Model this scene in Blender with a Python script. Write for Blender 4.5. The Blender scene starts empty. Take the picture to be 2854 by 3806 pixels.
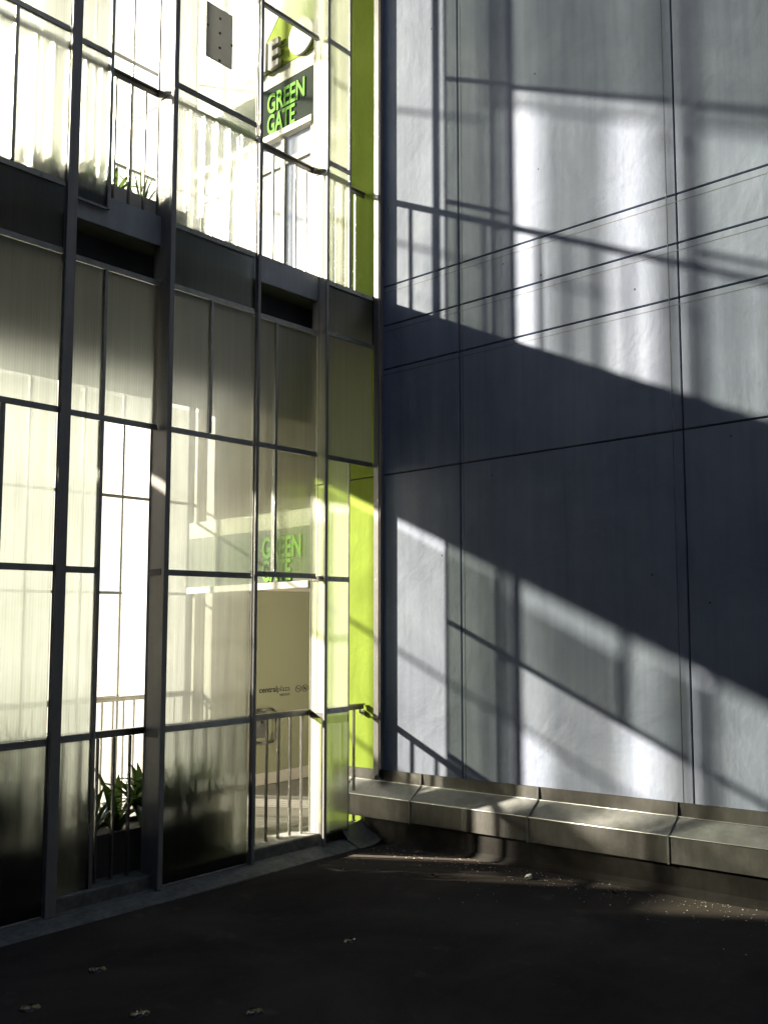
import bpy, bmesh, math, random
from mathutils import Vector, Matrix
random.seed(7)
sc = bpy.context.scene
col = sc.collection

# ------------------------------------------------------------------ camera
cd = bpy.data.cameras.new("Camera")
cam = bpy.data.objects.new("Camera", cd)
col.objects.link(cam)
cd.sensor_fit = 'AUTO'
cd.sensor_width = 36.0
cd.lens = 32.148
cd.shift_x = -0.16523
cd.shift_y = 0.02925
cd.clip_start = 0.05
cd.clip_end = 3000
R0 = ((0.5808, -0.0639, -0.8115), (-0.8139, -0.0659, -0.5773), (-0.0166, 0.9958, -0.0903))


def camera_matrix():
    a, b, c = -0.952721104, 0.0901332536, -0.0167628847
    Rz = Matrix.Rotation(a, 3, 'Z')
    Rx = Matrix.Rotation(b, 3, 'X')
    B = Matrix(((1, 0, 0), (0, 0, -1), (0, 1, 0)))
    Rr = Matrix.Rotation(c, 3, 'Z')
    return Rz @ Rx @ B @ Rr


M = camera_matrix().to_4x4()
M.translation = Vector((-5.217, -5.436, 1.65))
cam.matrix_world = M
sc.camera = cam

# ------------------------------------------------------------------ light
SUN = Vector((1.0, -2.45, -1.10))            # direction the light travels
elev = math.atan2(1.10, math.hypot(1.0, 2.45))
sc.world = bpy.data.worlds.new("World")
sc.world.use_nodes = True
wn = sc.world.node_tree
sky = wn.nodes.new("ShaderNodeTexSky")
sky.sky_type = 'NISHITA'
sky.sun_disc = False
sky.sun_elevation = elev
sky.sun_rotation = math.atan2(-1.0, 2.45)
sky.air_density = 1.0
sky.dust_density = 1.0
bg = wn.nodes["Background"]
bg.inputs[1].default_value = 0.05
wn.links.new(sky.outputs[0], bg.inputs[0])

sl = bpy.data.lights.new("Sun", 'SUN')
sl.energy = 5.0
sl.angle = math.radians(1.2)
sl.color = (1.0, 0.89, 0.70)
so = bpy.data.objects.new("Sun", sl)
col.objects.link(so)
so.rotation_euler = SUN.to_track_quat('-Z', 'Y').to_euler()
so.location = (-6, 12, 9)

vs = sc.view_settings
vs.view_transform = 'Standard'
vs.look = 'None'
vs.exposure = 2.95
vs.gamma = 1.0
cy = sc.cycles
cy.max_bounces = 10
cy.diffuse_bounces = 4
cy.glossy_bounces = 4
cy.transmission_bounces = 8
cy.transparent_max_bounces = 40
cy.caustics_reflective = False
cy.caustics_refractive = False
cy.blur_glossy = 0.0
cy.sample_clamp_indirect = 40.0
cy.use_denoising = True


# ------------------------------------------------------------------ helpers
class MB:
    """collects shapes, links them as ONE mesh object"""
    def __init__(self):
        self.bm = bmesh.new()

    def box(self, x0, x1, y0, y1, z0, z1, bev=0.0):
        r = bmesh.ops.create_cube(self.bm, size=1.0)
        vv = r['verts']
        for v in vv:
            v.co = Vector((x0 + (v.co.x + .5) * (x1 - x0), y0 + (v.co.y + .5) * (y1 - y0), z0 + (v.co.z + .5) * (z1 - z0)))
        if bev > 0:
            es = {e for v in vv for e in v.link_edges}
            bmesh.ops.bevel(self.bm, geom=list(es), offset=bev, segments=1, affect='EDGES', profile=.5)
        return self

    def tube(self, pts, r, n=10, caps=True):
        pts = [Vector(p) for p in pts]
        rings = []
        up = Vector((0, 0, 1))
        for i, p in enumerate(pts):
            t = (pts[min(i + 1, len(pts) - 1)] - pts[max(i - 1, 0)]).normalized()
            a = t.cross(up)
            if a.length < 1e-3:
                a = t.cross(Vector((0, 1, 0)))
            a.normalize()
            b = t.cross(a)
            rr = r[i] if isinstance(r, (list, tuple)) else r
            rings.append([self.bm.verts.new(p + (a * math.cos(k * math.tau / n) + b * math.sin(k * math.tau / n)) * rr) for k in range(n)])
        for i in range(len(rings) - 1):
            for k in range(n):
                f = self.bm.faces.new((rings[i][k], rings[i][(k + 1) % n], rings[i + 1][(k + 1) % n], rings[i + 1][k]))
                f.smooth = True
        if caps:
            self.bm.faces.new(rings[0][::-1])
            self.bm.faces.new(rings[-1])
        return self

    def prism(self, prof, axis, a0, a1):
        """extrude closed 2D profile; axis 'y': prof=(x,z); axis 'x': prof=(y,z)"""
        def P(p, a):
            return (p[0], a, p[1]) if axis == 'y' else (a, p[0], p[1])
        v0 = [self.bm.verts.new(P(p, a0)) for p in prof]
        v1 = [self.bm.verts.new(P(p, a1)) for p in prof]
        n = len(prof)
        for k in range(n):
            self.bm.faces.new((v0[k], v0[(k + 1) % n], v1[(k + 1) % n], v1[k]))
        self.bm.faces.new(v0[::-1])
        self.bm.faces.new(v1)
        return self

    def poly(self, pts, thick):
        """flat polygon given as points, extruded along vector thick"""
        t = Vector(thick)
        v0 = [self.bm.verts.new(Vector(p)) for p in pts]
        v1 = [self.bm.verts.new(Vector(p) + t) for p in pts]
        n = len(pts)
        for k in range(n):
            self.bm.faces.new((v0[k], v0[(k + 1) % n], v1[(k + 1) % n], v1[k]))
        self.bm.faces.new(v0[::-1])
        self.bm.faces.new(v1)
        return self

    def build(self, name, mat, parent=None, smooth=False):
        bmesh.ops.recalc_face_normals(self.bm, faces=self.bm.faces)
        me = bpy.data.meshes.new(name)
        self.bm.to_mesh(me)
        self.bm.free()
        if smooth:
            for p in me.polygons:
                p.use_smooth = True
        me.materials.append(mat)
        o = bpy.data.objects.new(name, me)
        col.objects.link(o)
        if parent is not None:
            o.parent = parent
        return o


def tag(o, label=None, cat=None, group=None, kind=None):
    if label: o['label'] = label
    if cat: o['category'] = cat
    if group: o['group'] = group
    if kind: o['kind'] = kind
    return o


def empty(name, loc=(0, 0, 0)):
    o = bpy.data.objects.new(name, None)
    o.empty_display_size = .1
    col.objects.link(o)
    o.location = loc
    return o


def part(name, mb, mat, parent, smooth=False):
    """mesh given in world coordinates, stored relative to its thing"""
    o = mb.build(name, mat, None, smooth)
    off = Vector(parent.location)
    if parent.parent is not None:
        off += Vector(parent.parent.location)
    if off.length > 0:
        o.data.transform(Matrix.Translation(-off))
    o.parent = parent
    return o


def text_mesh(body, size, extr, offset=0.0, bevel=0.0, sx=1.0, align='LEFT', spacing=1.0, shear=0.0):
    c = bpy.data.curves.new("lettering", 'FONT')
    c.body = body
    c.size = size
    c.extrude = extr
    c.offset = offset
    c.bevel_depth = bevel
    c.bevel_resolution = 2
    c.resolution_u = 6
    c.align_x = align
    c.space_character = spacing
    c.shear = shear
    t = bpy.data.objects.new("lettering", c)
    col.objects.link(t)
    bpy.context.view_layer.update()
    dg = bpy.context.evaluated_depsgraph_get()
    me = bpy.data.meshes.new_from_object(t.evaluated_get(dg))
    bpy.data.objects.remove(t)
    bpy.data.curves.remove(c)
    for v in me.vertices:
        v.co.x *= sx
    return me


def place_text(name, me, mat, parent, origin, right, up):
    r, u = Vector(right).normalized(), Vector(up).normalized()
    n = r.cross(u)
    m = Matrix((r, u, n)).transposed().to_4x4()
    m.translation = Vector(origin) - Vector(parent.location)
    me.transform(m)
    me.materials.clear()
    me.materials.append(mat)
    o = bpy.data.objects.new(name, me)
    col.objects.link(o)
    o.parent = parent
    return o


# ------------------------------------------------------------------ materials
def new_mat(name):
    m = bpy.data.materials.new(name)
    m.use_nodes = True
    nt = m.node_tree
    return m, nt, nt.nodes["Principled BSDF"]


def nd(nt, typ, **kw):
    n = nt.nodes.new(typ)
    for k, v in kw.items():
        if k.startswith('i_'):
            n.inputs[k[2:].replace('_', ' ')].default_value = v
        else:
            setattr(n, k, v)
    return n


def ramp(nt, fac, stops):
    r = nt.nodes.new("ShaderNodeValToRGB")
    el = r.color_ramp.elements
    while len(el) > 1:
        el.remove(el[0])
    el[0].position, el[0].color = stops[0][0], (*stops[0][1], 1)
    for p, c in stops[1:]:
        e = el.new(p)
        e.color = (*c, 1)
    nt.links.new(fac, r.inputs[0])
    return r.outputs[0]


def coords(nt, scale=(1, 1, 1)):
    tc = nt.nodes.new("ShaderNodeTexCoord")
    mp = nt.nodes.new("ShaderNodeMapping")
    mp.inputs['Scale'].default_value = scale
    nt.links.new(tc.outputs['Object'], mp.inputs[0])
    return mp.outputs[0]


def noise(nt, vec, scale, detail=4, rough=.55, dist=0.0):
    n = nt.nodes.new("ShaderNodeTexNoise")
    n.inputs['Scale'].default_value = scale
    n.inputs['Detail'].default_value = detail
    n.inputs['Roughness'].default_value = rough
    n.inputs['Distortion'].default_value = dist
    nt.links.new(vec, n.inputs['Vector'])
    return n.outputs[0]


def bump(nt, height, strength, dist, prev=None):
    b = nt.nodes.new("ShaderNodeBump")
    b.inputs['Strength'].default_value = strength
    b.inputs['Distance'].default_value = dist
    nt.links.new(height, b.inputs['Height'])
    if prev is not None:
        nt.links.new(prev, b.inputs['Normal'])
    return b.outputs[0]


def mixc(nt, fac, a, b, mode='MIX'):
    m = nt.nodes.new("ShaderNodeMix")
    m.data_type = 'RGBA'
    m.blend_type = mode
    for sock, v in ((m.inputs[0], fac), (m.inputs[6], a), (m.inputs[7], b)):
        if hasattr(v, 'is_output'):
            nt.links.new(v, sock)
        elif isinstance(v, (int, float)):
            sock.default_value = v
        else:
            sock.default_value = (*v, 1)
    return m.outputs[2]


def surface(name, c0, c1, rough, nscale=6, streak=None, bumps=(), metallic=0.0, spec=.5, rvar=.1):
    """two-tone worn surface with optional vertical streaks and bump layers"""
    m, nt, bs = new_mat(name)
    v = coords(nt)
    n = noise(nt, v, nscale, 6, .6)
    c = ramp(nt, n, [(.3, c0), (.7, c1)])
    if streak:
        vs_ = coords(nt, streak[0])
        s = noise(nt, vs_, streak[1], 5, .6)
        f = ramp(nt, s, [(.35, (0, 0, 0)), (.75, (1, 1, 1))])
        c = mixc(nt, f, c, mixc(nt, 1.0, c, streak[2], 'MULTIPLY'))
    nt.links.new(c, bs.inputs['Base Color'])
    n2 = noise(nt, v, nscale * 2.3, 3)
    mr = nt.nodes.new("ShaderNodeMapRange")
    mr.inputs[3].default_value = max(.02, rough - rvar)
    mr.inputs[4].default_value = min(1, rough + rvar)
    nt.links.new(n2, mr.inputs[0])
    nt.links.new(mr.outputs[0], bs.inputs['Roughness'])
    bs.inputs['Metallic'].default_value = metallic
    bs.inputs['Specular IOR Level'].default_value = spec
    prev = None
    for sc_, st, di, de in bumps:
        prev = bump(nt, noise(nt, v, sc_, de, .6), st, di, prev)
    if prev is not None:
        nt.links.new(prev, bs.inputs['Normal'])
    return m


def make_render_mat(name, c0, c1, streakcol):
    """painted cement render: trowel unevenness, fine grain, pits, faint vertical water streaks"""
    m, nt, bs = new_mat(name)
    v = coords(nt)
    n = noise(nt, v, 1.3, 7, .62, .3)
    c = ramp(nt, n, [(.28, tuple(q * .86 for q in c0)), (.5, c0), (.72, c1)])
    st = noise(nt, coords(nt, (7, 7, .35)), 2.0, 5, .6)
    c = mixc(nt, ramp(nt, st, [(.42, (0, 0, 0)), (.75, (.9, .9, .9))]), c, mixc(nt, 1.0, c, streakcol, 'MULTIPLY'))
    # small pits and chips
    vo = nt.nodes.new("ShaderNodeTexVoronoi")
    vo.inputs['Scale'].default_value = 3.1
    nt.links.new(v, vo.inputs['Vector'])
    pit = ramp(nt, vo.outputs['Distance'], [(.0, (1, 1, 1)), (.018, (1, 1, 1)), (.03, (0, 0, 0))])
    c = mixc(nt, pit, c, (.06, .06, .065))
    nt.links.new(c, bs.inputs['Base Color'])
    bs.inputs['Roughness'].default_value = .8
    bs.inputs['Specular IOR Level'].default_value = .08
    b = bump(nt, noise(nt, v, 1.6, 4, .5, .5), .5, .035)
    b = bump(nt, noise(nt, coords(nt, (1, 1, .45)), 7, 5, .6, .6), .22, .006, b)
    b = bump(nt, noise(nt, v, 26, 5, .65), .45, .003, b)
    b = bump(nt, noise(nt, v, 160, 3, .6), .4, .0012, b)
    nt.links.new(b, bs.inputs['Normal'])
    return m


M_wall = make_render_mat("grey_render", (.265, .305, .405), (.325, .37, .47), (.82, .83, .86))
M_lime = make_render_mat("lime_render", (.30, .415, .06), (.355, .475, .075), (.9, .92, .8))
M_pale = make_render_mat("pale_render", (.50, .47, .45), (.58, .55, .53), (.9, .9, .9))
M_joint = surface("joint_shadow_paint", (.05, .055, .065), (.07, .075, .085), .8)
M_ghost = surface("ghost_line", (.12, .135, .175), (.15, .165, .20), .7)
M_steel = surface("grey_steel_paint", (.19, .195, .20), (.23, .23, .23), .45, 8, ((9, 9, .6), 3, (.8, .8, .8)), [(60, .1, .001, 3)])
M_alu = surface("aluminium_trim", (.20, .21, .21), (.28, .29, .28), .38, 20, None, [(80, .1, .0006, 3)], metallic=.6)
M_rail = surface("brushed_rail", (.15, .15, .14), (.22, .22, .20), .32, 15, None, [(90, .1, .0005, 3)], metallic=.75)
M_conc = surface("kerb_concrete", (.10, .105, .10), (.18, .185, .175), .75, 9, ((5, 5, 5), 6, (.5, .5, .48)), [(40, .5, .003, 5), (180, .4, .001, 3)])
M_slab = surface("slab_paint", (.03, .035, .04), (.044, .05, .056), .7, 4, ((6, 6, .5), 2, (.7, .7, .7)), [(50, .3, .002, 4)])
M_edge = surface("lit_edge_paint", (.26, .29, .33), (.33, .36, .40), .6, 4, ((6, 6, .5), 2, (.7, .7, .7)), [(50, .3, .002, 4)])  # lighter copy of the slab paint; light on the front edge put in
M_floor = surface("walkway_tiles", (.13, .127, .118), (.19, .185, .17), .3, 1.2, None, [(3, .05, .001, 2)])
M_white = surface("white_paint", (.70, .70, .67), (.78, .78, .75), .5, 5, None, [(60, .1, .001, 3)])
M_backdrop = surface("backdrop_render", (.29, .30, .32), (.335, .345, .365), .8, 2, None, [(30, .3, .004, 4)])
M_offw = surface("cream_paint", (.58, .56, .50), (.66, .64, .58), .5, 5, None, [(60, .1, .001, 3)])
M_soff = surface("soffit_paint", (.25, .25, .245), (.3, .3, .29), .7, 5)
M_ground = surface("pale_paving", (.42, .40, .36), (.55, .53, .48), .8, .5)
M_road = surface("road_asphalt", (.05, .05, .05), (.07, .07, .07), .85, 2)
M_dark = surface("dark_facing", (.05, .05, .055), (.075, .075, .08), .7, 2)
M_black = surface("dark_print", (.04, .04, .038), (.05, .05, .048), .6)
M_board = surface("sign_board", (.05, .064, .062), (.075, .09, .083), .9, 3, spec=.0)
M_trim = surface("grey_green_trim", (.20, .23, .14), (.25, .28, .18), .5, 5)
M_letw = surface("letter_white", (.42, .42, .38), (.48, .48, .44), .6, 5)
M_boardp = surface("pale_sign_board", (.13, .15, .13), (.17, .19, .165), .8, 3, spec=.1)
M_letg = surface("green_letter", (.20, .52, .08), (.25, .58, .11), .8, spec=.1)
M_plant = surface("planter_box", (.045, .045, .042), (.065, .065, .06), .6, 8, None, [(60, .2, .001, 3)])
M_plantp = surface("pale_planter", (.35, .37, .40), (.42, .44, .46), .6, 8)
M_soil = surface("potting_soil", (.02, .016, .012), (.04, .03, .022), .95, 30, None, [(60, 1, .01, 4)])
M_plate = surface("grey_plate", (.24, .25, .28), (.34, .35, .37), .5, 14)


def make_leaf():
    m, nt, bs = new_mat("strap_leaf")
    v = coords(nt)
    c = ramp(nt, noise(nt, v, 9, 3), [(.3, (.035, .075, .02)), (.7, (.085, .14, .035))])
    nt.links.new(c, bs.inputs['Base Color'])
    bs.inputs['Roughness'].default_value = .35
    tr = nd(nt, "ShaderNodeBsdfTranslucent")
    tr.inputs[0].default_value = (.14, .24, .04, 1)
    mx = nd(nt, "ShaderNodeMixShader")
    mx.inputs[0].default_value = .35
    nt.links.new(bs.outputs[0], mx.inputs[1])
    nt.links.new(tr.outputs[0], mx.inputs[2])
    nt.links.new(mx.outputs[0], nt.nodes["Material Output"].inputs[0])
    return m


M_leaf = make_leaf()


def make_poly(name, clear, tint, blur=.3, scatter=.02):
    """fluted multiwall polycarbonate: part straight-through, part blurred, a little milky scatter"""
    m, nt, bs = new_mat(name)
    nt.nodes.remove(bs)
    out = nt.nodes["Material Output"]
    tc = nt.nodes.new("ShaderNodeTexCoord")
    sep = nt.nodes.new("ShaderNodeSeparateXYZ")
    nt.links.new(tc.outputs['Object'], sep.inputs[0])
    # flutes, 16 mm pitch
    mul = nd(nt, "ShaderNodeMath", operation='MULTIPLY')
    mul.inputs[1].default_value = math.tau / .016
    nt.links.new(sep.outputs[0], mul.inputs[0])
    sn = nd(nt, "ShaderNodeMath", operation='SINE')
    nt.links.new(mul.outputs[0], sn.inputs[0])
    # dirt and water streaks
    s1 = noise(nt, coords(nt, (40, 1, .9)), 1.0, 5, .65)
    s2 = noise(nt, coords(nt, (1.5, 1, 1.2)), 2.0, 4, .6)
    fl = nd(nt, "ShaderNodeMapRange")
    fl.inputs[1].default_value = -1
    fl.inputs[2].default_value = 1
    fl.inputs[3].default_value = .93
    fl.inputs[4].default_value = 1.0
    nt.links.new(sn.outputs[0], fl.inputs[0])
    st = nd(nt, "ShaderNodeMapRange")
    st.inputs[1].default_value = .3
    st.inputs[2].default_value = .7
    st.inputs[3].default_value = .86
    st.inputs[4].default_value = 1.0
    nt.links.new(s1, st.inputs[0])
    st2 = nd(nt, "ShaderNodeMapRange")
    st2.inputs[1].default_value = .3
    st2.inputs[2].default_value = .7
    st2.inputs[3].default_value = .93
    st2.inputs[4].default_value = 1.0
    nt.links.new(s2, st2.inputs[0])
    k = nd(nt, "ShaderNodeMath", operation='MULTIPLY')
    nt.links.new(fl.outputs[0], k.inputs[0])
    nt.links.new(st.outputs[0], k.inputs[1])
    k2 = nd(nt, "ShaderNodeMath", operation='MULTIPLY')
    nt.links.new(k.outputs[0], k2.inputs[0])
    nt.links.new(st2.outputs[0], k2.inputs[1])
    colr = mixc(nt, k2.outputs[0], (0, 0, 0), tint)
    tr = nd(nt, "ShaderNodeBsdfTransparent")
    nt.links.new(colr, tr.inputs[0])
    rf = nd(nt, "ShaderNodeBsdfRefraction", distribution='BECKMANN')
    rf.inputs['Roughness'].default_value = blur
    rf.inputs['IOR'].default_value = 1.25
    nt.links.new(colr, rf.inputs[0])
    tl = nd(nt, "ShaderNodeBsdfTranslucent")
    nt.links.new(colr, tl.inputs[0])
    gl = nd(nt, "ShaderNodeBsdfGlossy")
    gl.inputs['Roughness'].default_value = .25
    m1 = nd(nt, "ShaderNodeMixShader")
    m1.inputs[0].default_value = scatter
    nt.links.new(rf.outputs[0], m1.inputs[1])
    nt.links.new(tl.outputs[0], m1.inputs[2])
    m2 = nd(nt, "ShaderNodeMixShader")
    m2.inputs[0].default_value = 1 - clear
    nt.links.new(tr.outputs[0], m2.inputs[1])
    nt.links.new(m1.outputs[0], m2.inputs[2])
    m3 = nd(nt, "ShaderNodeMixShader")
    m3.inputs[0].default_value = .045
    nt.links.new(m2.outputs[0], m3.inputs[1])
    nt.links.new(gl.outputs[0], m3.inputs[2])
    nt.links.new(m3.outputs[0], out.inputs[0])
    return m


M_poly = make_poly("polycarbonate", .73, (.925, .952, .92), .42)
M_polym = make_poly("milky_polycarbonate", .68, (.90, .93, .87), .5, .5)
M_polyl = make_poly("sun_cutting_polycarbonate", .32, (.80, .83, .79), .55, .06)  # lower-row shade put into the tint; low clear share keeps sun off deck
M_polyg = make_poly("sun_cutting_street_polycarbonate", .20, (.93, .94, .90), .42, .02)  # clear share cut down to stop low sun reaching the deck
M_polys = make_poly("shaded_polycarbonate", .12, (.70, .73, .70), .5, .3)  # slab's shade over the lime wall put into the grey tint
M_polyb = make_poly("frosted_polycarbonate", .42, (.92, .95, .915), .45, .03)
M_polyd = make_poly("dense_polycarbonate", .62, (.95, .96, .93))
M_polyf = make_poly("polycarbonate_street", .84, (.97, .975, .95))


def make_fin():
    """opal return panel: white skin that lets about a third of the light straight through"""
    m, nt, bs = new_mat("opal_panel")
    v = coords(nt, (1, 1, .3))
    c = ramp(nt, noise(nt, v, 14, 5), [(.3, (.74, .73, .68)), (.7, (.84, .83, .79))])
    nt.links.new(c, bs.inputs['Base Color'])
    bs.inputs['Roughness'].default_value = .6
    tr = nd(nt, "ShaderNodeBsdfTransparent")
    mx = nd(nt, "ShaderNodeMixShader")
    mx.inputs[0].default_value = .42
    nt.links.new(tr.outputs[0], mx.inputs[1])
    nt.links.new(bs.outputs[0], mx.inputs[2])
    nt.links.new(mx.outputs[0], nt.nodes["Material Output"].inputs[0])
    return m


M_fin = make_fin()


def make_glass(name, tint, body, mixbody, rough=.06):
    m, nt, bs = new_mat(name)
    bs.inputs['Base Color'].default_value = (*body, 1)
    bs.inputs['Roughness'].default_value = rough
    tr = nd(nt, "ShaderNodeBsdfTransparent")
    tr.inputs[0].default_value = (*tint, 1)
    mx = nd(nt, "ShaderNodeMixShader")
    mx.inputs[0].default_value = mixbody
    nt.links.new(tr.outputs[0], mx.inputs[1])
    nt.links.new(bs.outputs[0], mx.inputs[2])
    nt.links.new(mx.outputs[0], nt.nodes["Material Output"].inputs[0])
    return m


M_doorglass = make_glass("door_glass", (.75, .75, .55), (.50, .52, .38), .66, .14)
M_shopglass = make_glass("shop_glass", (.8, .85, .9), (.62, .63, .62), .6, .2)


def make_deck():
    m, nt, bs = new_mat("black_membrane")
    v = coords(nt)
    n = noise(nt, v, 1.1, 6, .6, .5)
    c = ramp(nt, n, [(.3, (.036, .031, .028)), (.75, (.075, .066, .058))])
    # chalky dust lying on the sheet near the wall foot and along the laps
    d = noise(nt, coords(nt, (1.0, .5, 1)), 5.5, 6, .68)
    c = mixc(nt, ramp(nt, d, [(.6, (0, 0, 0)), (.82, (.5, .5, .5))]), c, (.13, .125, .11))
    g = noise(nt, v, 55, 3, .6)
    c = mixc(nt, ramp(nt, g, [(.66, (0, 0, 0)), (.74, (.7, .7, .7))]), c, (.12, .115, .10))
    nt.links.new(c, bs.inputs['Base Color'])
    bs.inputs['Roughness'].default_value = .68
    bs.inputs['Specular IOR Level'].default_value = 0.0
    b = bump(nt, noise(nt, v, 3, 4), .3, .02)
    b = bump(nt, noise(nt, v, 120, 4, .65), .5, .002, b)
    nt.links.new(b, bs.inputs['Normal'])
    return m


M_deck = make_deck()
M_cap = surface("wet_bitumen", (.004, .004, .0035), (.007, .0065, .006), .22, 30, None, [(60, .7, .003, 3)], spec=.3)
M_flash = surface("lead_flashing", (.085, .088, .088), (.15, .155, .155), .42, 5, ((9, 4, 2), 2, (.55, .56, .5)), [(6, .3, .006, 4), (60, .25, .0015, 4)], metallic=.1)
M_flashd = surface("dark_shaded_flashing", (.035, .034, .031), (.065, .064, .059), .6, 7, ((8, 6, 2), 3, (.5, .48, .44)), [(50, .3, .002, 4)])  # front face's shade put into the colour; dark top strip shares it
M_upst = surface("bitumen_upstand", (.010, .0095, .009), (.02, .018, .016), .85, 7, ((6, 5, 1), 3, (.6, .6, .6)), [(30, .5, .004, 4)], spec=.1)
M_grit = surface("pale_grit", (.40, .39, .36), (.55, .54, .50), .8, 30)

# ------------------------------------------------------------------ ground, deck, floors
YN, YB, YF = 0.0, .18, 3.15          # near screen, balustrade line, street screen
Z1, Z2 = 0.03, 4.42                  # walkway floor levels

tag(MB().box(-1500, 1500, 3.6, 1500, -.6, -.25).build("ground", M_ground), kind='structure')
tag(MB().box(-200, 200, 9, 15, -.248, -.244).build("road", M_road), kind='structure')


def grid_sheet(x0, x1, y0, y1, nx, ny, zf):
    mb = MB()
    g = [[mb.bm.verts.new((x0 + (x1 - x0) * i / nx, y0 + (y1 - y0) * j / ny, zf(x0 + (x1 - x0) * i / nx, y0 + (y1 - y0) * j / ny))) for j in range(ny + 1)] for i in range(nx + 1)]
    for i in range(nx):
        for j in range(ny):
            f = mb.bm.faces.new((g[i][j], g[i + 1][j], g[i + 1][j + 1], g[i][j + 1]))
            f.smooth = True
    return mb


def deckz(x, y):
    z = .006 * math.sin(x * 1.7 + y * 1.1) * math.sin(y * 1.3 - x * .6)
    e = max(0, 1 - (-.118 - x) / .022)        # the sheet is dressed up against the wall foot
    return z


deck = grid_sheet(-9, -.142, -9, .1, 120, 90, deckz)
edge = grid_sheet(-.142, -.118, -9, .1, 8, 90, deckz)
_me = bpy.data.meshes.new("edge")
edge.bm.to_mesh(_me)
edge.bm.free()
deck.bm.from_mesh(_me)
bmesh.ops.remove_doubles(deck.bm, verts=deck.bm.verts, dist=.0005)
# finer strip beside the wall so the upturn is round
tag(deck.build("deck", M_deck), kind='structure')
tag(MB().prism([(-.121, .2), (-.123, .05), (-.135, .018), (-.16, -.004), (-.11, -.02), (-.11, .2)], 'y', -9, .05).build("deck_upstand", M_upst), kind='structure')

mb = MB().box(-7, 3.2, .32, 3.3, -.4, Z1)
tag(mb.build("walkway_floor", M_floor), kind='structure')
mb = MB().prism([(.11, 4.21), (.11, Z2), (3.12, Z2), (3.12, 3.99), (.30, 3.99), (.30, 4.21)], 'x', -7, 3.2)
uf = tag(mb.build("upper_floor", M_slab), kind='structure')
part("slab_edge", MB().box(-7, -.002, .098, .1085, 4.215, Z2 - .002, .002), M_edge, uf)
tag(MB().box(-7, -.03, .11, 3.12, 8.8, 9.3).build("roof_slab", M_slab), kind='structure')

# ------------------------------------------------------------------ grey rendered wall
ZJ = [.525, 2.886, 3.762, 4.13, 4.463, 7.3, 9.6, 12]
YJ = [-9.3, -6.5, -4.65, -2.765, -.868, -.034]
G = .006
wall = MB()
for a in range(len(ZJ) - 1):
    for b in range(len(YJ) - 1):
        wall.box(0, .022, YJ[b] + (G if b else 0), YJ[b + 1] - (G if b < len(YJ) - 2 else 0), ZJ[a] + (G if a else 0), ZJ[a + 1] - G, .003)
wroot = wall.build("grey_wall", M_wall)
tag(wroot, "tall grey rendered wall with scored joints and streaks of sunlight", "wall")
mb = MB().box(.020, .3, -9.3, -.034, -.4, 12)
part("joint_backing", mb, M_joint, wroot)
mb = MB()
for z in (4.463 - .052, 4.13 - .05, 3.762 - .045):
    mb.box(-.0012, .001, -9.2, -.04, z - .003, z + .003)
for y in (-2.69, -.90):
    mb.box(-.0012, .001, y - .003, y + .003, .53, 11)
part("ghost_line", mb, M_ghost, wroot)  # ghost doubles of the joints, added as thin darker strips

# lime wall: the same wall line continued behind the screens, open for the shop entrance
lw = MB()
for z0, z1 in ((.0, 2.882), (2.892, 3.99), (Z2, 7.3), (7.31, 8.8)):
    lw.box(0, .022, .062, .86, z0, z1, .002)
lroot = lw.build("lime_wall", M_lime)
tag(lroot, "bright lime green wall seen past the end of the panels", "wall")
part("joint_backing", MB().box(.020, .3, .062, .86, -.3, 8.8), M_joint, lroot)
mb = MB().box(.0, .022, -.028, .058, .44, 12)
part("pale_edge_strip", mb, M_pale, lroot)

# entrance lobby behind the opening in that wall
lob = MB()
lob.box(.302, 3.0, .64, .86, Z1, 3.99)          # near side
lob.box(3.0, 3.2, .64, 3.1, Z1, 3.99)           # end
tag(lob.build("lobby_wall", M_offw), "cream lobby wall beside the glass door", "wall")
lob = MB()
lob.box(.35, .8, 2.78, 2.9, Z1, 3.99)
lob.box(1.75, 3.0, 2.78, 2.9, Z1, 3.99)
lob.box(.8, 1.75, 2.78, 2.9, 2.2, 3.99)
tag(lob.build("door_wall", M_offw), "cream wall around the glass door", "wall")

# ------------------------------------------------------------------ flashing at the wall foot
fl = empty("base_flashing", (0, -1.5, .3))
tag(fl, "folded grey metal flashing along the foot of the grey wall", "flashing")
segs = [(.55, .30), (.30, -.46), (-.46, -1.57), (-1.57, -2.65), (-2.65, -3.95), (-3.95, -5.4), (-5.4, -7)]
for a, b in segs:
    sag = random.uniform(-.004, .004)
    mb = MB().prism([(0.0, .44), (-.018, .44), (-.14, .346 + sag), (-.1335, .338 + sag), (-.010, .43), (0.0, .43)], 'y', b + .001, a - .001)
    part("sloping_top", mb, M_flash, fl)
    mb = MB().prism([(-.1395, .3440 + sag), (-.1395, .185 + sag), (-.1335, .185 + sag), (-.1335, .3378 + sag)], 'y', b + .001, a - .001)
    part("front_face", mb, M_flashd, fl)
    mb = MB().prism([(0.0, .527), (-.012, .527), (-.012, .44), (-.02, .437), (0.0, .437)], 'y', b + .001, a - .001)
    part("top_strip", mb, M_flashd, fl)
    if a < .5:
        w = .007
        mb = MB().prism([(-.0125, .53), (-.017, .53), (-.023, .446), (-.1445, .350), (-.1445, .178), (-.1395, .178), (-.1395, .344), (-.0185, .4395), (-.0125, .4395)], 'y', a - w, a + w)
        part("joint_cover", mb, M_flash, fl)
mb = MB().tube([(-.1405, .55, .346), (-.1405, -7, .346)], .0035, 8)
part("drip_edge", mb, M_alu, fl)
mb = MB().tube([(-.0195, .55, .4425), (-.0195, -7, .4425)], .003, 8)
part("upper_fold", mb, M_alu, fl)

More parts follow.
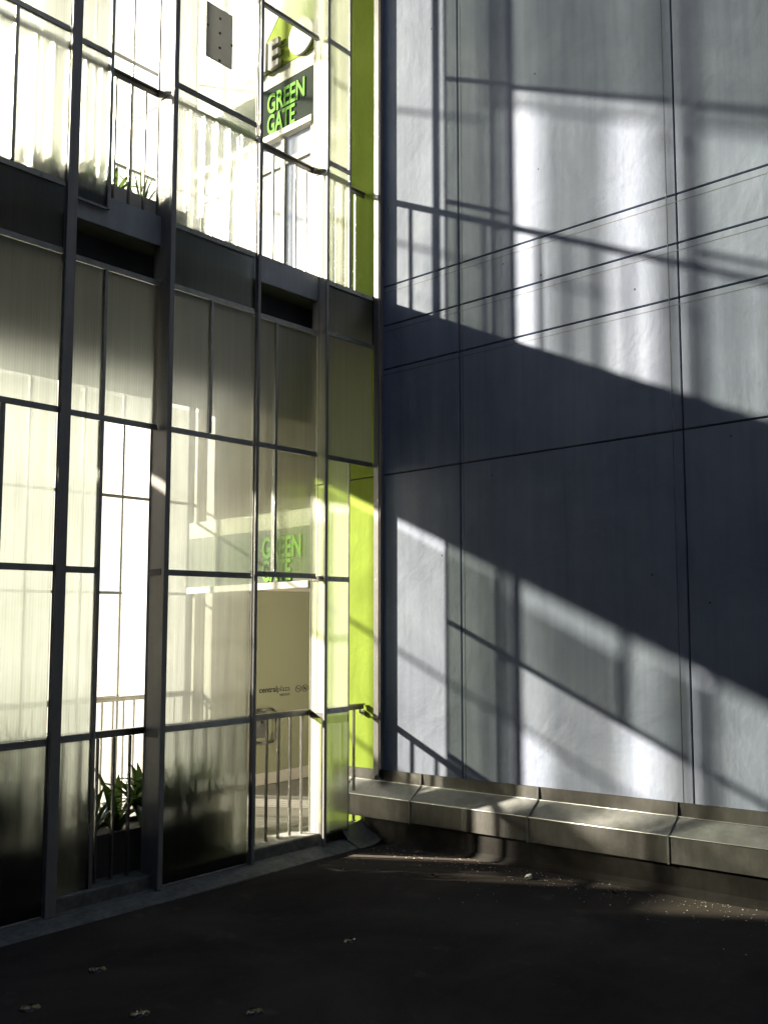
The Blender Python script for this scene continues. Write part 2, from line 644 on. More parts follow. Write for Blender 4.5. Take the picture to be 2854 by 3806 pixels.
# ------------------------------------------------------------------ kerb below the near screen
mb = MB().prism([(-.15, -.02), (-.145, .006), (-.02, .045), (.045, .05), (.045, .125), (.055, .133), (.33, .125), (.33, -.1)], 'x', -6.5, -.142)
tag(mb.build("screen_kerb", M_conc), "low concrete kerb with sloping ledge under the panelled screen", "kerb")
# bent sheet closing the corner
cs = MB()
n = 9
prev = None
rows = []
for i in range(n + 1):
    t = i / n
    x = -.36 + .22 * t
    rows.append([(x, -.165 - .03 * math.sin(t * 3.1), .008 + .03 * t ** 2), (x, -.12, .024 + .035 * t ** 2), (x, -.03, .053 + .045 * t ** 2), (x, .05, .136 + .03 * t ** 2)])
vv = [[cs.bm.verts.new(p) for p in r] for r in rows]
vb = [[cs.bm.verts.new((p[0], p[1], p[2] - .004)) for p in r] for r in rows]
for i in range(n):
    for j in range(3):
        cs.bm.faces.new((vv[i][j], vv[i + 1][j], vv[i + 1][j + 1], vv[i][j + 1])).smooth = True
        cs.bm.faces.new((vb[i][j], vb[i][j + 1], vb[i + 1][j + 1], vb[i + 1][j])).smooth = True
for i in range(n):
    for j in (0, 3):
        cs.bm.faces.new((vv[i][j], vb[i][j], vb[i + 1][j], vv[i + 1][j]))
for j in range(3):
    for i in (0, n):
        cs.bm.faces.new((vv[i][j], vv[i][j + 1], vb[i][j + 1], vb[i][j]))
tag(cs.build("corner_flashing", M_flash), "small curled metal sheet where kerb meets wall flashing", "flashing")

# ------------------------------------------------------------------ near screen
ns = empty("panel_screen", (-2, 0, 0))
tag(ns, "two storey screen of frosted panels between dark steel posts, facing the deck", "screen")
T = .008


def panel(root, x0, x1, z0, z1, y, mat):
    mb = MB().box(x0, x1, y - T / 2, y + T / 2, z0, z1)
    return part("frosted_panel", mb, mat, root)


def transom(root, x0, x1, z, y, h=.034, d=.03):
    mb = MB().box(x0, x1, y - d / 2, y + d / 2, z - h / 2, z + h / 2, .003)
    mb.box(x0 + .002, x1 - .002, y - d / 2 - .008, y - d / 2 - .0005, z - h / 2 - .006, z - h / 2 + .006, .001)
    for k in range(2):
        xs = x0 + (x1 - x0) * (.22 + .55 * k)
        mb.box(xs - .006, xs + .006, y - d / 2 - .004, y - d / 2 - .0003, z - h / 2 + .012, z + h / 2 - .006)
    return part("transom", mb, M_alu, root)


def mullion(root, x, z0, z1, y, w=.02, d=.04):
    mb = MB().box(x - w / 2, x + w / 2, y - d / 2, y + d / 2, z0, z1, .002)
    return part("mullion", mb, M_alu, root)


def post(root, x0, x1, d, z0=.05, z1=8.8, fin=None):
    """steel post; a deep one with fin is a slim front angle carrying a frosted return panel"""
    mb = MB()
    if fin is not None:
        mb.box(x1 - .024, x1, -.016, .0, z0, z1, .001)
        mb.box(x1 - .006, x1, .0, .02, z0, z1)
        mb.box(x1 - .016, x1 - .004, d - .012, d, z0, z1, .001)
        p = part("steel_post", mb, M_steel, root)
        part("return_panel", MB().box(x1 - .014, x1 - .007, .002, d - .013, z0, z1), fin, root)
        part("seam", MB().box(x1 - .0155, x1 - .0142, d * .5 - .002, d * .5 + .002, z0, z1), M_dark, root)
        return p
    mb.box(x0, x1, -.012 if d < .1 else -.03, .004, z0, z1, .002)                 # front flange
    mb.box(x0 + .006, x1 - .006, .004, d - .006, z0, z1)     # web
    mb.box(x0 + .001, x1 - .001, d - .006, d, z0, z1, .001)  # back flange
    return part("steel_post", mb, M_steel, root)


rows_z = [1.03, 2.03, 2.97, 3.94, 4.36, 5.35, 6.35, 7.32, 8.75]


def col_panels(root, x0, x1, y, zs, mat=M_poly, frame=True):
    """panels between the given heights, transoms between"""
    for a, b in zs:
        m = M_polyl if (root is ns and b < 1.1) else mat
        panel(root, x0, x1, a + .012, b - .012, y, m)


shallow = .03
deep = .165
posts = [(-2.572, -2.512, shallow), (-1.906, -1.872, deep), (-1.206, -1.182, shallow), (-.588, -.557, deep)]
for x0, x1, d in posts:
    post(ns, x0, x1, d, fin=M_fin if x0 > -.6 else None)
for i in range(1, 6):
    dx = -.66 * ((i + 1) // 2) * 2 + (.66 if i % 2 else 0)
    post(ns, -2.572 - .66 * i, -2.534 - .66 * i, deep if i % 2 else shallow)
# corner post, fixed to the wall
mb = MB().box(-.062, -.052, -.045, .01, .46, 8.8, .001).box(-.052, -.003, .002, .01, .46, 8.8, .001)
cp = part("corner_post", mb, M_steel, ns)
mb = MB().box(-.075, -.004, -.03, .02, .455, .47, .002)
mb.tube([(-.07, -.02, .47), (-.07, -.02, .495)], .009, 8)
part("foot_bracket", mb, M_steel, cp)

full = [(.05, 1.03), (1.03, 2.03), (2.03, 2.97), (2.97, 3.94), (3.94, 4.36), (4.36, 5.35), (5.35, 6.35), (6.35, 7.32), (7.32, 8.75)]
# bays at the front: left of the first post, between posts two and three
for bi, (x0, x1, y) in enumerate([(-3.17, -2.574, .03), (-1.870, -1.215, .03)]):
    col_panels(ns, x0 + .003, x1 - .003, y, full, M_poly if bi else M_polyb)
    for z in rows_z:
        transom(ns, x0 + .001, x1 - .001, z, y)
    transom(ns, x0 + .001, x1 - .001, .05, y, .02)
mullion(ns, -2.876, 1.05, 2.95, .03)
mullion(ns, -2.879, 4.38, 5.33, .03)
mullion(ns, -1.561, 2.99, 3.92, .03)
# recessed bay with a clear right half
x0, xm, x1, y = -2.508, -2.275, -1.908, .09
col_panels(ns, x0, xm - .01, y, [(.085, 1.03), (1.03, 2.03), (2.03, 2.97), (2.97, 3.94), (4.33, 5.36), (5.36, 6.35), (6.35, 7.32), (7.32, 8.75)], M_polyb)
col_panels(ns, xm + .01, x1, y, [(2.97, 3.94), (6.35, 7.32), (7.32, 8.75)], M_polyb)
for z in (1.03, 2.03, 5.36):
    transom(ns, x0, xm - .011, z, y)
transom(ns, x0, xm - .011, .085, y, .018)
transom(ns, x0, xm - .011, 4.33, y, .014)
for z in (2.98, 3.95, 6.36, 7.32, 8.75):
    transom(ns, x0, x1, z, y)
mullion(ns, xm, .08, 2.96, y)
mullion(ns, xm, 2.998, 3.93, y)
mullion(ns, xm, 4.326, 6.34, y)
# recessed bay that is open at both floors
x0, xm, x1, y = -1.178, -.972, -.590, .09
for a, b in ((x0, xm - .01), (xm + .01, x1)):
    col_panels(ns, a, b, y, [(2.045, 2.98), (2.98, 3.94)])
col_panels(ns, x0, x1, y, [(6.38, 7.32), (7.32, 8.75)])
for z in (2.05, 2.99, 3.95, 6.38, 7.32, 8.75):
    transom(ns, x0, x1, z, y)
mullion(ns, xm, 2.068, 2.972, y)
mullion(ns, xm, 3.008, 3.932, y)
# last bay: narrow, stops short of the wall
x0, x1, xe, y = -.555, -.315, -.064, .03
col_panels(ns, x0, x1, y, [(.05, 1.03), (1.03, 2.03), (2.03, 2.97), (4.36, 5.35), (5.35, 6.375), (6.375, 7.32), (7.32, 8.75)], M_polym)
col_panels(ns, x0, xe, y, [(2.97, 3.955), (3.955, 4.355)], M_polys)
for z in (1.03, 2.03, 5.35, 6.375, 7.32):
    transom(ns, x0, x1, z, y)
for z in (2.97, 3.955, 4.36, 8.75):
    transom(ns, x0, xe, z, y)
mullion(ns, -.306, .045, 2.952, y, .010, .014)
mullion(ns, -.312, 4.378, 8.73, y, .010, .014)
mb = MB().box(-.300, -.268, .055, .061, 4.378, 8.73)
part("cover_strip", mb, M_steel, ns)
# bays out to the left of the picture
for i in range(1, 5):
    xr = -2.574 - .66 * i
    col_panels(ns, xr - .62, xr, .03, full)
    for z in rows_z:
        transom(ns, xr - .62, xr, z, .03)
# rail-height plates on the deep posts
for x0, x1, d in posts:
    if d == deep:
        for z in (1.0, 2.03, 5.27):
            xa = x1 - .0165 if x0 > -.6 else x0
            mb = MB().box(xa - .0015, xa + .0015, .006, d - .014, z - .02, z + .02)
            part("side_plate", mb, M_dark, ns)

# grey plate bolted to the upper panel
_nt = M_plate.node_tree
_tl = nd(_nt, "ShaderNodeBsdfTranslucent")
_tl.inputs[0].default_value = (.34, .34, .34, 1)
_mx = nd(_nt, "ShaderNodeMixShader")
_mx.inputs[0].default_value = .6
_nt.links.new(_nt.nodes["Principled BSDF"].outputs[0], _mx.inputs[1])
_nt.links.new(_tl.outputs[0], _mx.inputs[2])
_nt.links.new(_mx.outputs[0], _nt.nodes["Material Output"].inputs[0])
pl = MB().box(-1.646, -1.437, .012, .019, 5.66, 6.068, .001).build("metal_plate", M_plate)
tag(pl, "square grey metal plate bolted to an upper frosted panel", "plate")
for bx, bz in ((-1.541, 5.99), (-1.541, 5.88), (-1.541, 5.77), (-1.640, 5.89), (-1.443, 5.84), (-1.541, 5.675)):
    mb = MB().tube([(bx, .012, bz), (bx, .006, bz)], .009, 8)
    part("bolt", mb, M_black, pl)

# ------------------------------------------------------------------ street screen (far side of the walkway)
fs = empty("panel_screen", (-2, YF, 0))
tag(fs, "far screen of pale frosted panels on the street side of the walkway", "screen")
low_rows = [(.05, 1.03), (1.03, 2.03), (2.03, 2.97), (2.97, 3.97)]
up_rows = [(4.45, 5.35), (5.35, 6.31), (6.31, 7.46), (7.46, 8.77)]
solid = [(-.775, -.405), (-.97, -.80), (-4.1, -3.52), (-4.7, -4.12), (-5.3, -4.72), (-5.9, -5.32), (.06, .7), (.72, 1.4)]
for a, b in solid:
    col_panels(fs, a, b, YF, low_rows + up_rows, M_polyf)
part("added_shade_panel", MB().box(-5.9, -2.945, YF - .016, YF - .006, .05, 3.97), M_steel, fs)  # added opaque sheet that keeps sun off the deep post and deck
col_panels(fs, -3.5, -2.94, YF, up_rows, M_polyf)
col_panels(fs, -1.28, -.99, YF, low_rows, M_polyf)
part("added_shade_panel", MB().box(-1.28, -.99, YF - .01, YF + .01, 4.45, 8.75), M_steel, fs)  # added opaque sheet that shades the lime wall upstairs
col_panels(fs, -2.458, -2.318, YF, low_rows + up_rows, M_polyd)
col_panels(fs, -1.775, -1.30, YF, [(.05, 1.03), (1.03, 2.03)], M_polyg)
col_panels(fs, -1.775, -1.30, YF, low_rows[2:] + up_rows, M_polyf)
for a, b in ((-2.222, -1.957), (-2.316, -2.224), (-2.93, -2.468)):
    col_panels(fs, a, b, YF, [(.05, 1.03), (1.03, 2.03), (2.03, 2.62)], M_polyg)
transom(fs, -2.93, -2.468, 2.62, YF, .016)
transom(fs, -2.316, -1.957, 2.62, YF, .016)
col_panels(fs, -2.222, -1.957, YF, [(2.62, 3.87), (4.45, 5.35), (5.35, 6.31), (6.31, 7.60), (7.60, 8.77)], M_polyd)
col_panels(fs, -1.957, -1.78, YF, [(2.97, 3.87), (7.60, 8.77)], M_polyf)
col_panels(fs, -2.316, -2.224, YF, [(7.60, 8.77)], M_polyf)
col_panels(fs, -2.93, -2.468, YF, [(7.60, 8.77)], M_polyf)
transom(fs, -5.9, 1.4, 2.97, YF, .026)
for z, rr in ((7.46, [(-5.9, -2.94), (-2.458, -2.318), (-1.775, 1.4)]), (7.60, [(-2.93, -2.468), (-2.316, -1.78)])):
    for a, b in rr:
        transom(fs, a, b, z, YF, .026)
for z in (1.03, 2.03, 5.35, 6.31):
    for a, b in [(-5.9, -2.94), (-2.458, -2.318), (-2.222, -1.957), (-1.775, -.40), (.06, 1.4)]:
        transom(fs, a, b, z, YF, .022)
transom(fs, -.40, .06, 6.31, YF, .022)
for x in (-.402, .045, -.79, -1.29, -1.777, -2.463, -2.935, -3.51, -4.11, -4.71, -5.31, -5.91, 1.41):
    w = .022 if x in (-.402,) else .03
    mullion(fs, x, .03, 3.985, YF + .03, w, .03)
    mullion(fs, x, Z2, 8.79, YF + .03, w, .03)

# ------------------------------------------------------------------ balustrades
def balustrade(x0, x1, y, zf, zt, label, name="balustrade", step=.104, xs=-.945, cranked=True):
    r = empty(name, ((x0 + x1) / 2, y, zf))
    tag(r, label, "balustrade")
    mb = MB().box(x0, x1, y - .024, y + .024, zt - .012, zt, .002)
    part("handrail", mb, M_rail, r)
    mb = MB().box(x0, x1, y - .006, y + .006, zt - .045, zt - .0125)
    part("top_bar", mb, M_rail, r)
    k0 = math.ceil((x0 + .02 - xs) / step)
    k = k0
    while xs + k * step < x1 - .02:
        x = xs + k * step
        mb = MB().box(x - .006, x + .006, y - .012, y + .012, zf, zt - .046, .002)
        mb.box(x - .014, x + .014, y - .014, y + .014, zf - .002, zf + .006, .001)
        part("baluster", mb, M_rail, r)
        k += 1
    return r


b1 = balustrade(-5.6, -.012, YB, .127, 1.042, "steel balustrade on the kerb behind the lower frosted panels")
mb = MB().tube([(-.05, YB, 1.0), (-.045, YB, .97), (-.02, YB, .965)], .008, 8).tube([(-.02, YB, .965), (-.0005, YB, .965)], .022, 12)
part("wall_bracket", mb, M_rail, b1)
b2 = balustrade(-5.6, -.012, YB, Z2, 5.335, "steel balustrade on the upper slab edge behind the panels")
balustrade(-4.2, 2.4, YF - .16, Z1, 1.042, "street side balustrade of the lower walkway", xs=-.96)
balustrade(-4.2, 2.4, YF - .16, Z2, 5.335, "street side balustrade of the upper walkway", xs=-.96)

# ------------------------------------------------------------------ planters and plants
def planter(x0, x1, y0, y1, z0, z1, mat, label):
    r = empty("planter_box", ((x0 + x1) / 2, (y0 + y1) / 2, z0))
    tag(r, label, "planter")
    t = .02
    mb = MB().box(x0, x1, y0, y0 + t, z0, z1, .003).box(x0, x1, y1 - t, y1, z0, z1, .003)
    mb.box(x0, x0 + t, y0 + t, y1 - t, z0, z1).box(x1 - t, x1, y0 + t, y1 - t, z0, z1).box(x0 + t, x1 - t, y0 + t, y1 - t, z0, z0 + .02)
    part("trough", mb, mat, r)
    mb = MB().box(x0 + t, x1 - t, y0 + t, y1 - t, z1 - .07, z1 - .03)
    part("soil", mb, M_soil, r)
    return r


def strap_plant(x, y, z, n, ln, w, label, arch=1.0, seed=0, group=None):
    rnd = random.Random(seed)
    mb = MB()
    for i in range(n):
        a = math.tau * i / n + rnd.uniform(-.4, .4)
        L = ln * rnd.uniform(.65, 1.1)
        lean = rnd.uniform(.12, .75)
        ww = w * rnd.uniform(.7, 1.15)
        d = Vector((math.cos(a), math.sin(a), 0))
        s = Vector((-math.sin(a), math.cos(a), 0))
        N = 9
        p = Vector((x, y, z)) + d * .02
        th = math.radians(90) - lean * .6
        rows = []
        for k in range(N + 1):
            t = k / N
            hw = ww * (math.sin(math.pi * min(1, .22 + .78 * t)) ** .75) * .5 if t < 1 else .0008
            c = p + Vector((0, 0, 1)) * 0
            fold = Vector((0, 0, 1)) * hw * .5
            rows.append((mb.bm.verts.new(c - s * hw + fold), mb.bm.verts.new(c), mb.bm.verts.new(c + s * hw + fold)))
            st = L / N
            p = p + (d * math.cos(th) + Vector((0, 0, 1)) * math.sin(th)) * st
            th -= lean * arch * .42 * (.4 + t)
        for k in range(N):
            for q in range(2):
                mb.bm.faces.new((rows[k][q], rows[k][q + 1], rows[k + 1][q + 1], rows[k + 1][q])).smooth = True
    r = empty("strap_plant", (x, y, z))
    tag(r, label, "plant", group)
    part("foliage", mb, M_leaf, r)
    return r


planter(-2.24, -1.22, .27, .66, Z1, .39, M_plant, "long dark planter box behind the lower railing, below the clear opening")
planter(-3.9, -2.46, .27, .66, Z1, .39, M_plant, "long dark planter box behind the lower left panels")
planter(-2.75, -1.62, .27, .62, Z2, 4.60, M_plantp, "pale planter box on the upper walkway behind the railing")
planter(-2.35, -1.22, 2.45, 2.86, Z1, .42, M_plant, "dark planter box on the street side of the walkway, left of the bright opening")
low_spots = [(-2.10, .42, 16, .46, .040, "arching strap leaf plant in the lower planter, left in the clear opening"),
             (-1.90, .47, 13, .50, .070, "broad leaf plant in the lower planter, right in the clear opening"),
             (-1.72, .44, 34, .50, .06, "strap leaf plant blurred behind the panel, nearest the dark post"),
             (-1.50, .47, 34, .50, .065, "strap leaf plant blurred behind the panel, middle of its planter"),
             (-1.32, .43, 32, .46, .06, "strap leaf plant blurred behind the panel, at the planter's right end"),
             (-2.62, .45, 34, .50, .06, "strap leaf plant behind the lower left panel, beside the first post"),
             (-2.90, .45, 34, .52, .06, "strap leaf plant behind the lower left panel, near the picture's edge")]
for i, (x, y, n, ln, w, lab) in enumerate(low_spots):
    strap_plant(x, y, .34, n, ln, w, lab, 1.0, 20 + i, "plants in the planter boxes")
for i, (x, n, ln, lab) in enumerate(((-2.15, 40, .55, "dense strap leaf plant across the walkway, leftmost of its row"), (-1.85, 40, .58, "dense strap leaf plant across the walkway, second in its row"), (-1.5, 40, .55, "dense strap leaf plant across the walkway, just left of the bright opening"))):
    strap_plant(x, 2.65 if x < 0 else 2.48, .38, n, ln, .07, lab, .8, 40 + i, "plants in the planter boxes")
up_spots = [(-2.05, .44, 14, .30, .035, "spiky plant in the upper planter, in the clear opening"),
            (-1.86, .42, 26, .38, .014, "thin arching grass plant in the upper planter beside the post"),
            (-2.22, .45, 9, .34, .085, "round leaf plant in the upper planter at the panel's edge"),
            (-2.45, .45, 12, .30, .05, "spiky plant in the upper planter behind the hanging panel")]
for i, (x, y, n, ln, w, lab) in enumerate(up_spots):
    strap_plant(x, y, 4.55, n, ln, w, lab, 1.1, 60 + i, "plants in the planter boxes")

# ------------------------------------------------------------------ glass door in the lobby
dx0, dx1, dy = .82, 1.72, 2.74
dr = empty("glass_door", (dx0, dy, Z1))
tag(dr, "olive tinted glass door with dark lettering and pull handle behind the railing", "door")
mb = MB().box(dx0, dx1, dy - .006, dy + .006, Z1 + .12, 2.06)
part("pane", mb, M_doorglass, dr)
mb = MB().box(dx0 - .05, dx0, dy - .03, dy + .03, Z1, 2.16, .003).box(dx1, dx1 + .05, dy - .03, dy + .03, Z1, 2.16, .003)
mb.box(dx0, dx1, dy - .03, dy + .03, 2.06, 2.16, .003).box(dx0, dx1, dy - .025, dy + .025, Z1, Z1 + .12, .003)
part("frame", mb, M_offw, dr)
hx = dx0 + .10
mb = MB().tube([(hx - .04, dy - .008, 1.13-.32), (hx - .04, dy - .05, 1.13-.32), (hx - .02, dy - .07, 1.13-.32), (hx + .10, dy - .07, 1.13-.32), (hx + .135, dy - .07, 1.10-.32), (hx + .14, dy - .07, 1.05-.32), (hx + .14, dy - .07, .87-.32), (hx + .135, dy - .07, .82-.32), (hx + .10, dy - .07, .79-.32), (hx - .02, dy - .07, .79-.32), (hx - .04, dy - .05, .79-.32), (hx - .04, dy - .008, .79-.32)], .014, 10)
part("pull_handle", mb, M_rail, dr)
mb = MB().box(hx - .06, hx + .06, dy - .012, dy - .0065, .52, .80, .002)
lk = part("lock_plate", mb, M_alu, dr)
part("cylinder", MB().tube([(hx + .01, dy - .012, .68), (hx + .01, dy - .02, .68)], .018, 12), M_black, lk)
zt = .985
def fit_text(body, width, height, off):
    me = text_mesh(body, .1, .0008, off)
    xs_ = [v.co.x for v in me.vertices]
    ys_ = [v.co.y for v in me.vertices]
    x_0, kx, ky = min(xs_), width / (max(xs_) - min(xs_)), height / max(ys_)
    for v in me.vertices:
        v.co.x = (v.co.x - x_0) * kx
        v.co.y *= ky
    return me


for body, x, w, h, off, z in (("central", .075, .225, .060, .0022, zt), ("plaza", .307, .165, .060, -.0004, zt), ("WESTGATE", .335, .135, .024, .0015, zt - .05)):
    place_text("lettering", fit_text(body, w, h, off), M_black, dr, (dx0 + x, dy - .0075, z), (1, 0, .0), (0, 0, 1))
for i in range(3):
    cx_ = dx0 + .585 + i * .088
    cz_ = zt + .012
    mb = MB()
    ring = [(cx_ + math.cos(k * math.tau / 24) * .036, dy - .0085, cz_ + math.sin(k * math.tau / 24) * .036) for k in range(25)]
    mb.tube(ring, .0035, 6, False)
    mb.tube([(cx_ - .026, dy - .0085, cz_ + .026), (cx_ + .026, dy - .0085, cz_ - .026)], .003, 6)
    if i == 0:
        mb.box(cx_ - .02, cx_ + .018, dy - .0095, dy - .0078, cz_ - .006, cz_ + .002).tube([(cx_ + .017, dy - .0085, cz_ + .006), (cx_ + .013, dy - .0085, cz_ + .018)], .002, 6)
    elif i == 1:
        mb.box(cx_ - .018, cx_ + .018, dy - .0095, dy - .0078, cz_ - .014, cz_ + .006).box(cx_ - .012, cx_ + .012, dy - .0095, dy - .0078, cz_ + .007, cz_ + .015)
    else:
        mb.box(cx_ - .018, cx_ + .012, dy - .0095, dy - .0078, cz_ - .004, cz_ + .008).box(cx_ - .017, cx_ - .012, dy - .0095, dy - .0078, cz_ - .017, cz_ - .0042).box(cx_ + .006, cx_ + .011, dy - .0095, dy - .0078, cz_ - .017, cz_ - .0042).box(cx_ + .008, cx_ + .02, dy - .0095, dy - .0078, cz_ + .0082, cz_ + .018)
    part("warning_symbol", mb, M_black, dr)
# room behind the door
tag(MB().box(.35, 3.0, 3.08, 3.12, Z1, 3.99).build("room_wall", M_offw), "cream back wall seen through the tinted glass door", "wall")
c = MB().tube([(1.22, 2.93, Z1), (1.22, 2.93, 3.98)], .085, 20).build("lime_reflection", M_lime)  # added column standing in for the lime wall's reflection in the pane
tag(c, "lime green column added as the reflection in the tinted glass door", "column")

# ------------------------------------------------------------------ entrance signs along the wall line
def entrance_sign(zb, label, board):
    r = empty("sign_board", (.0, 1.6, zb))
    tag(r, label, "sign")
    mb = MB().box(.004, .05, .862, 2.66, zb + .028, zb + .50, .002)
    part("board", mb, board, r)
    mb = MB().box(-.02, .07, .862, 2.66, zb - .035, zb + .026, .003)
    part("bottom_trim", mb, M_white, r)
    mb = MB().box(.002, .07, .862, 2.66, zb + .502, zb + .66, .003)
    part("head_trim", mb, M_trim, r)
    for txt, zz, ww in (("GREEN", zb + .252, .535), ("GATE", zb + .045, .40)):
        me = text_mesh(txt, .262, .003, .005, 0, 1.0)
        xs_ = [v.co.x for v in me.vertices]
        k = ww / (max(xs_) - min(xs_))
        x_0 = min(xs_)
        for v in me.vertices:
            v.co.x = (v.co.x - x_0) * k
        place_text("lettering", me, M_letg, r, (-.0005, 1.515, zz), (0, -1, 0), (0, 0, 1))
    return r


entrance_sign(2.04, "green lettered sign board above the lower glass door", M_boardp)
entrance_sign(6.265, "green lettered sign board under the lime fascia upstairs", M_board)

# lime fascia above the upper sign with raised white letters and a white disc
fa = empty("lime_fascia", (0, 1.6, 6.93))
tag(fa, "lime green fascia with raised white letters and a white disc", "fascia")
mb = MB().poly([(.0, .862, 6.927), (.0, 1.86, 6.927), (.0, 1.62, 7.16), (.0, 1.36, 7.43), (.0, 1.0, 7.82), (.0, .862, 7.82)], (.05, 0, 0))
part("lime_panel", mb, M_lime, fa)
mb = MB().poly([(.0, 1.873, 6.927), (.0, 2.66, 6.927), (.0, 2.66, 8.75), (.0, .862, 8.75), (.0, .862, 7.835), (.0, 1.006, 7.835), (.0, 1.367, 7.444), (.0, 1.627, 7.172)], (.05, 0, 0))
part("white_panel", mb, M_white, fa)
part("joint_strip", MB().box(-.002, .001, .862, 1.60, 7.108, 7.116), M_black, fa)
part("backing", MB().box(.052, .08, .862, 2.66, 6.927, 8.75), M_black, fa)
for ch, y0, w in (("M", 1.715, .225), ("E", 1.455, .15)):
    me = text_mesh(ch, .36, .012, .012, .006)
    xs_ = [v.co.x for v in me.vertices]
    x_0, k = min(xs_), w / (max(xs_) - min(xs_))
    for v in me.vertices:
        v.co.x = (v.co.x - x_0) * k
    place_text("raised_letter", me, M_letw, fa, (-.03, y0, 6.935), (0, -1, .0), (0, 0, 1))
mb = MB().tube([(-.002, 1.01, 7.09), (-.03, 1.01, 7.09)], .17, 40)
part("white_disc", mb, M_white, fa)

# glazed shop front below the upper sign
sh = empty("shop_front", (0, 1.6, Z2))
tag(sh, "glazed shop front behind the upper railing with curved handle", "shop front")
mb = MB()
for y in (.885, 1.30, 1.72, 2.14, 2.6):
    mb.box(.01, .055, y - .022, y + .022, Z2, 6.225, .002)
for z in (Z2 + .03, 5.98):
    for a, b in ((.907, 1.278), (1.322, 1.698), (1.742, 2.118), (2.162, 2.578)):
        mb.box(.012, .052, a, b, z - .03, z + .03, .002)
part("frame", mb, M_offw, sh)
mb = MB()
for a, b in ((.907, 1.278), (1.322, 1.698), (1.742, 2.118), (2.162, 2.578)):
    mb.box(.03, .036, a, b, Z2 + .06, 5.95)
    mb.box(.03, .036, a, b, 6.01, 6.22)
part("pane", mb, M_shopglass, sh)
mb = MB().tube([(.012, 1.62, 4.78), (-.05, 1.62, 4.78), (-.07, 1.60, 4.78), (-.07, 1.45, 4.78), (-.05, 1.41, 4.78), (.012, 1.41, 4.78)], .014, 10)
part("pull_handle", mb, M_rail, sh)
tag(MB().box(1.6, 1.7, .7, 2.7, Z2, 8.75).build("room_wall", M_white), "white shop wall seen through the upper glazing", "wall")
tag(MB().box(.3, 1.6, .64, .86, Z2, 8.75).build("room_wall", M_white), "white side wall of the upper shop", "wall")

# ------------------------------------------------------------------ small things on the deck
caps = [(-2.746, -.90, .034, 1, "round glossy bump on the black deck, the one nearest the kerb"),
        (-3.149, -1.091, .034, 1, "round glossy bump on the deck at the bottom left corner"),
        (-2.915, -1.56, .034, 1, "round glossy bump on the deck with the brightest glints"),
        (-2.628, -1.973, .032, 1, "round glossy bump at the bottom edge, centre of the deck"),
        (-1.769, -1.62, .026, 1, "faint round glossy bump out on the open black deck")]
for i, (x, y, r, s, lab) in enumerate(caps):
    z = deckz(x, y)
    mb = MB()
    N = 28
    prof = [(r * 1.25, .001), (r * 1.05, .006), (r * .92, .011), (r * .8, .006), (r * .5, .007), (r * .2, .0095)]
    rings = []
    rn = random.Random(i + 3)
    ph = rn.uniform(0, 6)
    for q, (rr, zz) in enumerate(prof):
        rings.append([mb.bm.verts.new((x + rr * math.cos(k * math.tau / N) * (1 + .07 * math.sin(3 * k * math.tau / N + ph)), y + rr * math.sin(k * math.tau / N) * (1 + .06 * math.cos(2 * k * math.tau / N + ph)), z + zz + .0015 * math.sin(5 * k * math.tau / N + ph + q))) for k in range(N)])
    for q in range(len(rings) - 1):
        for k in range(N):
            mb.bm.faces.new((rings[q][k], rings[q][(k + 1) % N], rings[q + 1][(k + 1) % N], rings[q + 1][k])).smooth = True
    mb.bm.faces.new(rings[-1])
    o = mb.build("bitumen_bump", M_cap)
    tag(o, lab, "bump", "glossy bumps on the deck")

# pale grit washed up along the wall foot
gr = MB()
rg = random.Random(5)
for i in range(420):
    y = rg.uniform(-3.6, -.1)
    x = -.16 - abs(rg.gauss(0, .16)) - (rg.random() < .12) * rg.uniform(.1, .7)
    s = rg.choice([.0015, .002, .0025, .003, .004]) * rg.uniform(.6, 1.3)
    if rg.random() < .04:
        s *= 2.2
    z = deckz(x, y)
    vs0 = []
    for k in range(6):
        a = k * math.tau / 6
        q = rg.uniform(.6, 1.2)
        vs0.append(gr.bm.verts.new((x + s * q * math.cos(a), y + s * q * math.sin(a) * 1.5, z + s * .3)))
    top = gr.bm.verts.new((x, y, z + s * rg.uniform(.8, 1.4)))
    bot = gr.bm.verts.new((x, y, z - s * .2))
    for k in range(6):
        gr.bm.faces.new((vs0[k], vs0[(k + 1) % 6], top))
        gr.bm.faces.new((vs0[(k + 1) % 6], vs0[k], bot))
tag(gr.build("grit", M_grit), kind='stuff')

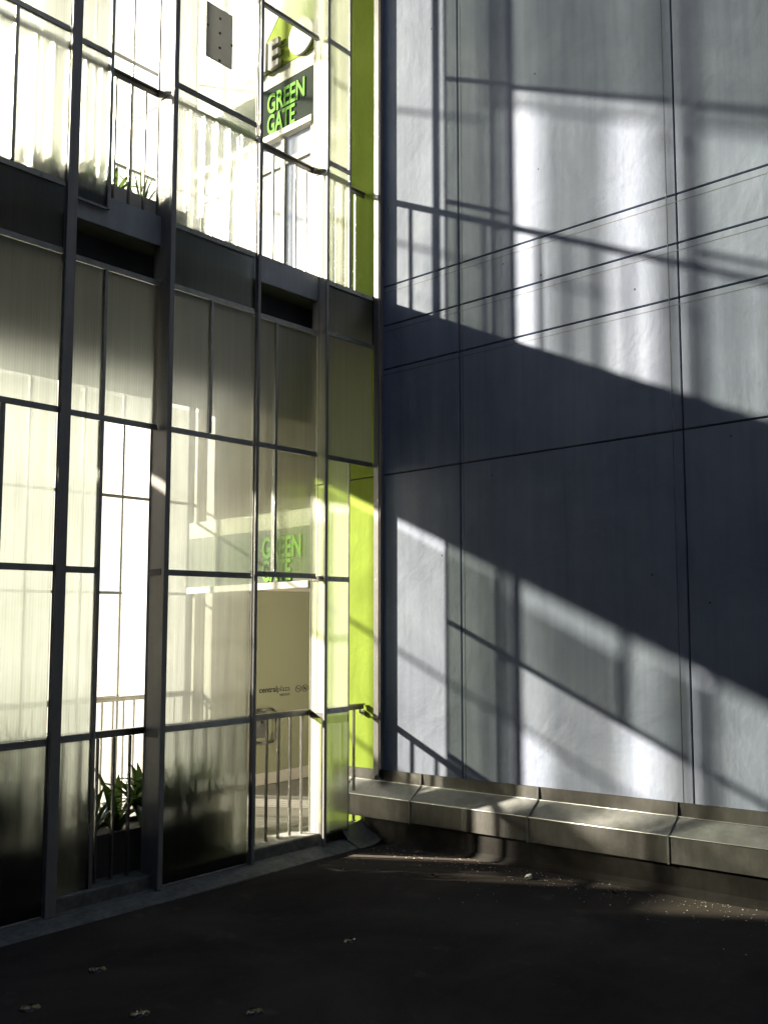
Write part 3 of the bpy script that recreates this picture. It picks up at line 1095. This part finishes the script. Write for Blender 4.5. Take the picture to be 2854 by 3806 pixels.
lfm = surface("dry_leaf", (.10, .06, .025), (.16, .10, .04), .8, 40)
rq = random.Random(23)
for i, (x, y, lab) in enumerate(((-.24, -.62, "curled dry leaf on the deck by the kerb corner"), (-.30, -2.35, "curled dry leaf on the deck below the wall's last joint"), (-.62, -1.15, "curled dry leaf lying out on the open deck"))):
    mb = MB()
    a = rq.uniform(0, 6)
    L, W = rq.uniform(.04, .055), rq.uniform(.014, .02)
    rows = []
    for q in range(7):
        t = q / 6
        w = W * math.sin(math.pi * (.06 + .9 * t))
        c = Vector(((t - .5) * L, 0, .004 + .012 * (t - .5) ** 2 * 4))
        rows.append([c + Vector((0, -w, .006)), c, c + Vector((0, w, .008))])
    m = Matrix.Translation((x, y, deckz(x, y))) @ Matrix.Rotation(a, 4, 'Z')
    vt = [[mb.bm.verts.new(m @ p) for p in rr] for rr in rows]
    vb = [[mb.bm.verts.new(m @ (p - Vector((0, 0, .0008)))) for p in rr] for rr in rows]
    for q in range(6):
        for k in range(2):
            mb.bm.faces.new((vt[q][k], vt[q][k + 1], vt[q + 1][k + 1], vt[q + 1][k])).smooth = True
            mb.bm.faces.new((vb[q][k], vb[q + 1][k], vb[q + 1][k + 1], vb[q][k + 1])).smooth = True
    tag(mb.build("dry_leaf", lfm), lab, "leaf", "dry leaves on the deck")

# a scrap of crumpled pale litter
lt = MB()
rl = random.Random(11)
bmesh.ops.create_icosphere(lt.bm, subdivisions=2, radius=.03)
for v in lt.bm.verts:
    v.co = v.co * rl.uniform(.55, 1.2)
    v.co.z *= .55
    v.co += Vector((-.33, -1.72, deckz(-.33, -1.72) + .012))
tag(lt.build("litter_scrap", M_grit), "small crumpled pale scrap lying on the deck below the flashing", "litter")

# pale wall added beyond the street screen as a bright sunlit backdrop
tag(MB().box(.42, 1.2, 3.35, 30, -.4, 13).build("bright_backdrop", M_backdrop), "sunlit pale wall added as a bright backdrop beyond the far screen", "building")

# overhead cable out in the street
mb = MB().tube([(-3.5, 3.9, 5.4), (-.30, 3.9, 6.95), (.45, 3.9, 7.75)], .005, 6)
tag(mb.build("overhead_cable", M_black), "thin cable slung across the bright street side behind the upper opening", "cable")

# unseen mass added above and beside the walkway to stop stray sun
tag(MB().box(-9, -.035, .12, 3.1, 9.305, 13).box(-9, -7.01, .12, 3.1, -.4, 9.29).build("sun_blocker", M_dark), "unseen dark mass added above and beside the walkway to stop sun", "building")
# ------------------------------------------------------------------ unseen blocks added round the yard to cut skylight
tag(MB().box(-12, -9, -12, 3.2, -.4, 15).build("skylight_blocker", M_dark), "unseen dark block added on the left to cut skylight", "building")
tag(MB().box(-9, .3, -12, -9, -.4, 15).build("skylight_blocker", M_dark), "unseen dark block added behind the camera to cut skylight", "building")
